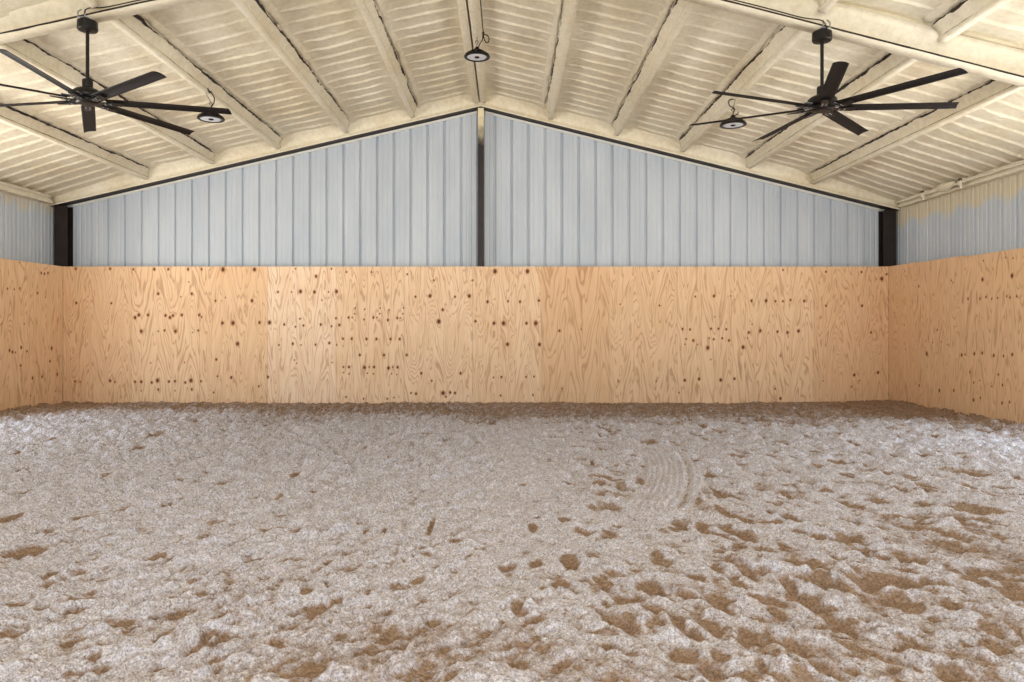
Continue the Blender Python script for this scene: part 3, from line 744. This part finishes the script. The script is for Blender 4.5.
fan(xr, YFAN, zr, beam_z(xr) - 0.006, -3.9, 1.32, 'large black seven-blade ceiling fan hanging from the right side of the rafter',
    [(.02, -.09, -.03), (-.05, -.12, .06), (-.25, -.105, .10), (-.6, -.11, .19), (-1.1, -.108, .318)])
fan(xl, YFAN, zl, beam_z(xl) - 0.006, -35.6, 1.35, 'large black seven-blade ceiling fan hanging from the left side of the rafter',
    [(.02, -.09, -.03), (.06, -.12, .07), (.25, -.108, .095), (.6, -.11, .168), (1.0, -.108, .25)])

# ------------------------------------------------------------------ round high-bay lamps
def highbay(x, y, zlens, ztop, label, cords, tilt=0.0, hook_dx=0.0, plug=None):
    root = empty('high_bay_light', (x, y, zlens)); tag(root, label, 'ceiling light', 'round black high-bay lights')
    bm = bmesh.new()
    lathe(bm, [(0, .085), (.055, .085), (.075, .075), (.085, .05), (.13, .034), (.168, .022), (.178, .008), (.178, -.004), (.168, -.010), (.140, -.008), (.140, .004), (0, .004)], 56)
    from_bm('housing', bm, M['black'], root, sm=False)
    bm = bmesh.new()
    for k in range(28):
        a = 2 * PI * k / 28; ca, sa = math.cos(a), math.sin(a)
        vs = []
        for t in (-.002, .002):
            vs.append([bm.verts.new((r * ca - t * sa, r * sa + t * ca, z)) for r, z in ((.070, .05), (.160, .022), (.165, .032), (.085, .082), (.070, .088))])
        bm.faces.new(vs[0]); bm.faces.new(vs[1])
        for i in range(5): bm.faces.new((vs[0][i], vs[0][(i + 1) % 5], vs[1][(i + 1) % 5], vs[1][i]))
    from_bm('heat_sink', bm, M['black'], root)
    bm = bmesh.new(); lathe(bm, [(.030, -.002), (.060, -.006), (.105, -.007), (.139, -.003), (.139, .002), (.030, .002)], 48)
    from_bm('lens', bm, M['lens'], root, sm=True)
    bm = bmesh.new(); lathe(bm, [(0, -.016), (.026, -.014), (.034, -.006), (.034, .004), (0, .004)], 24); from_bm('sensor_cap', bm, M['black'], root, sm=True)
    bm = bmesh.new(); lathe(bm, [(0, .135), (.020, .135), (.027, .126), (.042, .098), (.055, .084), (0, .084)], 24); from_bm('driver_neck', bm, M['black'], root)
    bm = bmesh.new()
    th = ztop - zlens
    hook = [(0, 0, .13), (0, 0, .175), (.018, 0, .20), (.0, 0, .225), (-.018, 0, .21), (-.012, 0, .185)]
    tube(bm, curve_pts(hook, 6), .005, 6)
    if th > .23: tube(bm, [(0, 0, .222), (hook_dx, 0, th)], .0035, 6)
    from_bm('hook', bm, M['black'], root, sm=True)
    if plug:
        bm = bmesh.new(); box(bm, (plug[0] - .014, plug[1] - .014, plug[2] - .045), (plug[0] + .014, plug[1] + .014, plug[2] + .04))
        from_bm('plug', bm, M['cable'], root, bevel=0.004)
    for c in cords:
        bm = bmesh.new(); tube(bm, curve_pts(c, 8), .0075, 6); from_bm('power_cord', bm, M['cable'], root, sm=True)
    return root
def under_purlin(xp): return raftf(xp) + CEIL - 0.205
yc = 10.1
zl_ = EYE + (VY - 57) * yc / F; xc = (477 - VX) * yc / F; zt = under_purlin(RX) + 0.0
highbay(xc, yc, zl_, zt, 'round black high-bay light hanging under the ridge',
        [[(.015, 0, .12), (.035, -.01, .17), (.07, -.02, .22), (.088, -.03, .27)],
         [(.088, -.03, .27), (.115, -.03, .20), (.155, -.03, .19), (.165, -.03, .25), (.13, -.03, .29), (.092, -.03, .30), (.088, -.06, .33), (.084, -.25, .335), (.086, -.8, .33), (.082, -1.6, .335), (.084, -2.3, .33)]], hook_dx=0.0, plug=(.088, -.03, .29))
yc = 9.95
xp = -4.09; xx = (211 - VX) * yc / F; zz = EYE + (VY - 119) * yc / F
highbay(xx, yc, zz, under_purlin(xp), 'round black high-bay light behind the right blade tip of the left fan',
        [[(.0, 0, .16), (.04, 0, .22), (.04, 0, .30), (-.02, 0, .38), (xp - xx + .03, 0, under_purlin(xp) - zz + 0.03)],
         [(xp - xx + .05, -.06, under_purlin(xp) - zz + .05), (xp - xx + .055, -.02, under_purlin(xp) - zz + 0.0), (xp - xx + .055, .06, under_purlin(xp) - zz + .04)]], hook_dx=xp - xx)
yc = 10.05
xp = 3.11; xx = (733 - VX) * yc / F; zz = EYE + (VY - 125) * yc / F
highbay(xx, yc, zz, under_purlin(xp), 'round black high-bay light behind the left blade tips of the right fan',
        [[(.0, 0, .16), (.02, 0, .22), (-.05, 0, .27), (-.05, 0, .34), (xp - xx, 0, under_purlin(xp) - zz + .01)],
         [(.03, 0, .13), (.06, 0, .15), (.075, 0, .18)]], tilt=1, hook_dx=xp - xx)

# ------------------------------------------------------------------ daylight
w = bpy.data.worlds.new('sky'); scn.world = w; w.use_nodes = True
nt = w.node_tree; bg = nt.nodes['Background']
tc = nt.nodes.new('ShaderNodeTexCoord'); sx_ = nt.nodes.new('ShaderNodeSeparateXYZ'); nt.links.new(tc.outputs['Generated'], sx_.inputs[0])
mr = nt.nodes.new('ShaderNodeMapRange'); mr.inputs['From Min'].default_value = -0.02; mr.inputs['From Max'].default_value = 0.03
nt.links.new(sx_.outputs['Z'], mr.inputs['Value'])
mx = nt.nodes.new('ShaderNodeMix'); mx.data_type = 'RGBA'
mx.inputs[6].default_value = (8.8, 8.4, 7.9, 1)      # sunlit pale ground outside
mx.inputs[7].default_value = (3.1, 3.6, 4.1, 1)      # bright hazy sky
nt.links.new(mr.outputs['Result'], mx.inputs[0]); nt.links.new(mx.outputs[2], bg.inputs['Color'])
bg.inputs['Strength'].default_value = 1.0
def portal(name, loc, rot, sx, sy):
    l = bpy.data.lights.new(name, 'AREA'); l.shape = 'RECTANGLE'; l.size = sx; l.size_y = sy; l.cycles.is_portal = True
    o = bpy.data.objects.new(name, l); col.objects.link(o); o.location = loc; o.rotation_euler = rot
portal('doorway_left_daylight', (XL - 0.05, (DL0 + DL1) / 2, DH / 2), (0, -PI / 2, 0), DH, DL1 - DL0)
portal('doorway_right_daylight', (XR + 0.05, (DR0 + DR1) / 2, DH / 2), (0, PI / 2, 0), DH, DR1 - DR0)
portal('front_daylight', (0, YF - 0.06, FH / 2), (PI / 2, 0, 0), FX1 - FX0, FH)

# ------------------------------------------------------------------ camera
cd = bpy.data.cameras.new('camera'); cam = bpy.data.objects.new('camera', cd); col.objects.link(cam)
cd.sensor_width = 36.0; cd.lens = F / 1024 * 36.0
cam.location = (0, 0, EYE); cam.rotation_euler = (PI / 2, 0, 0)
cd.shift_x = (512 - VX) / 1024; cd.shift_y = -(341 - VY) / 1024
cd.clip_end = 300
scn.camera = cam

vs_ = scn.view_settings
vs_.view_transform = 'Standard'; vs_.look = 'None'; vs_.gamma = 1.0; vs_.use_curve_mapping = False
vs_.exposure = 0.2
scn.cycles.max_bounces = 10; scn.cycles.diffuse_bounces = 6
scn.cycles.use_denoising = True; scn.cycles.denoising_prefilter = 'NONE'
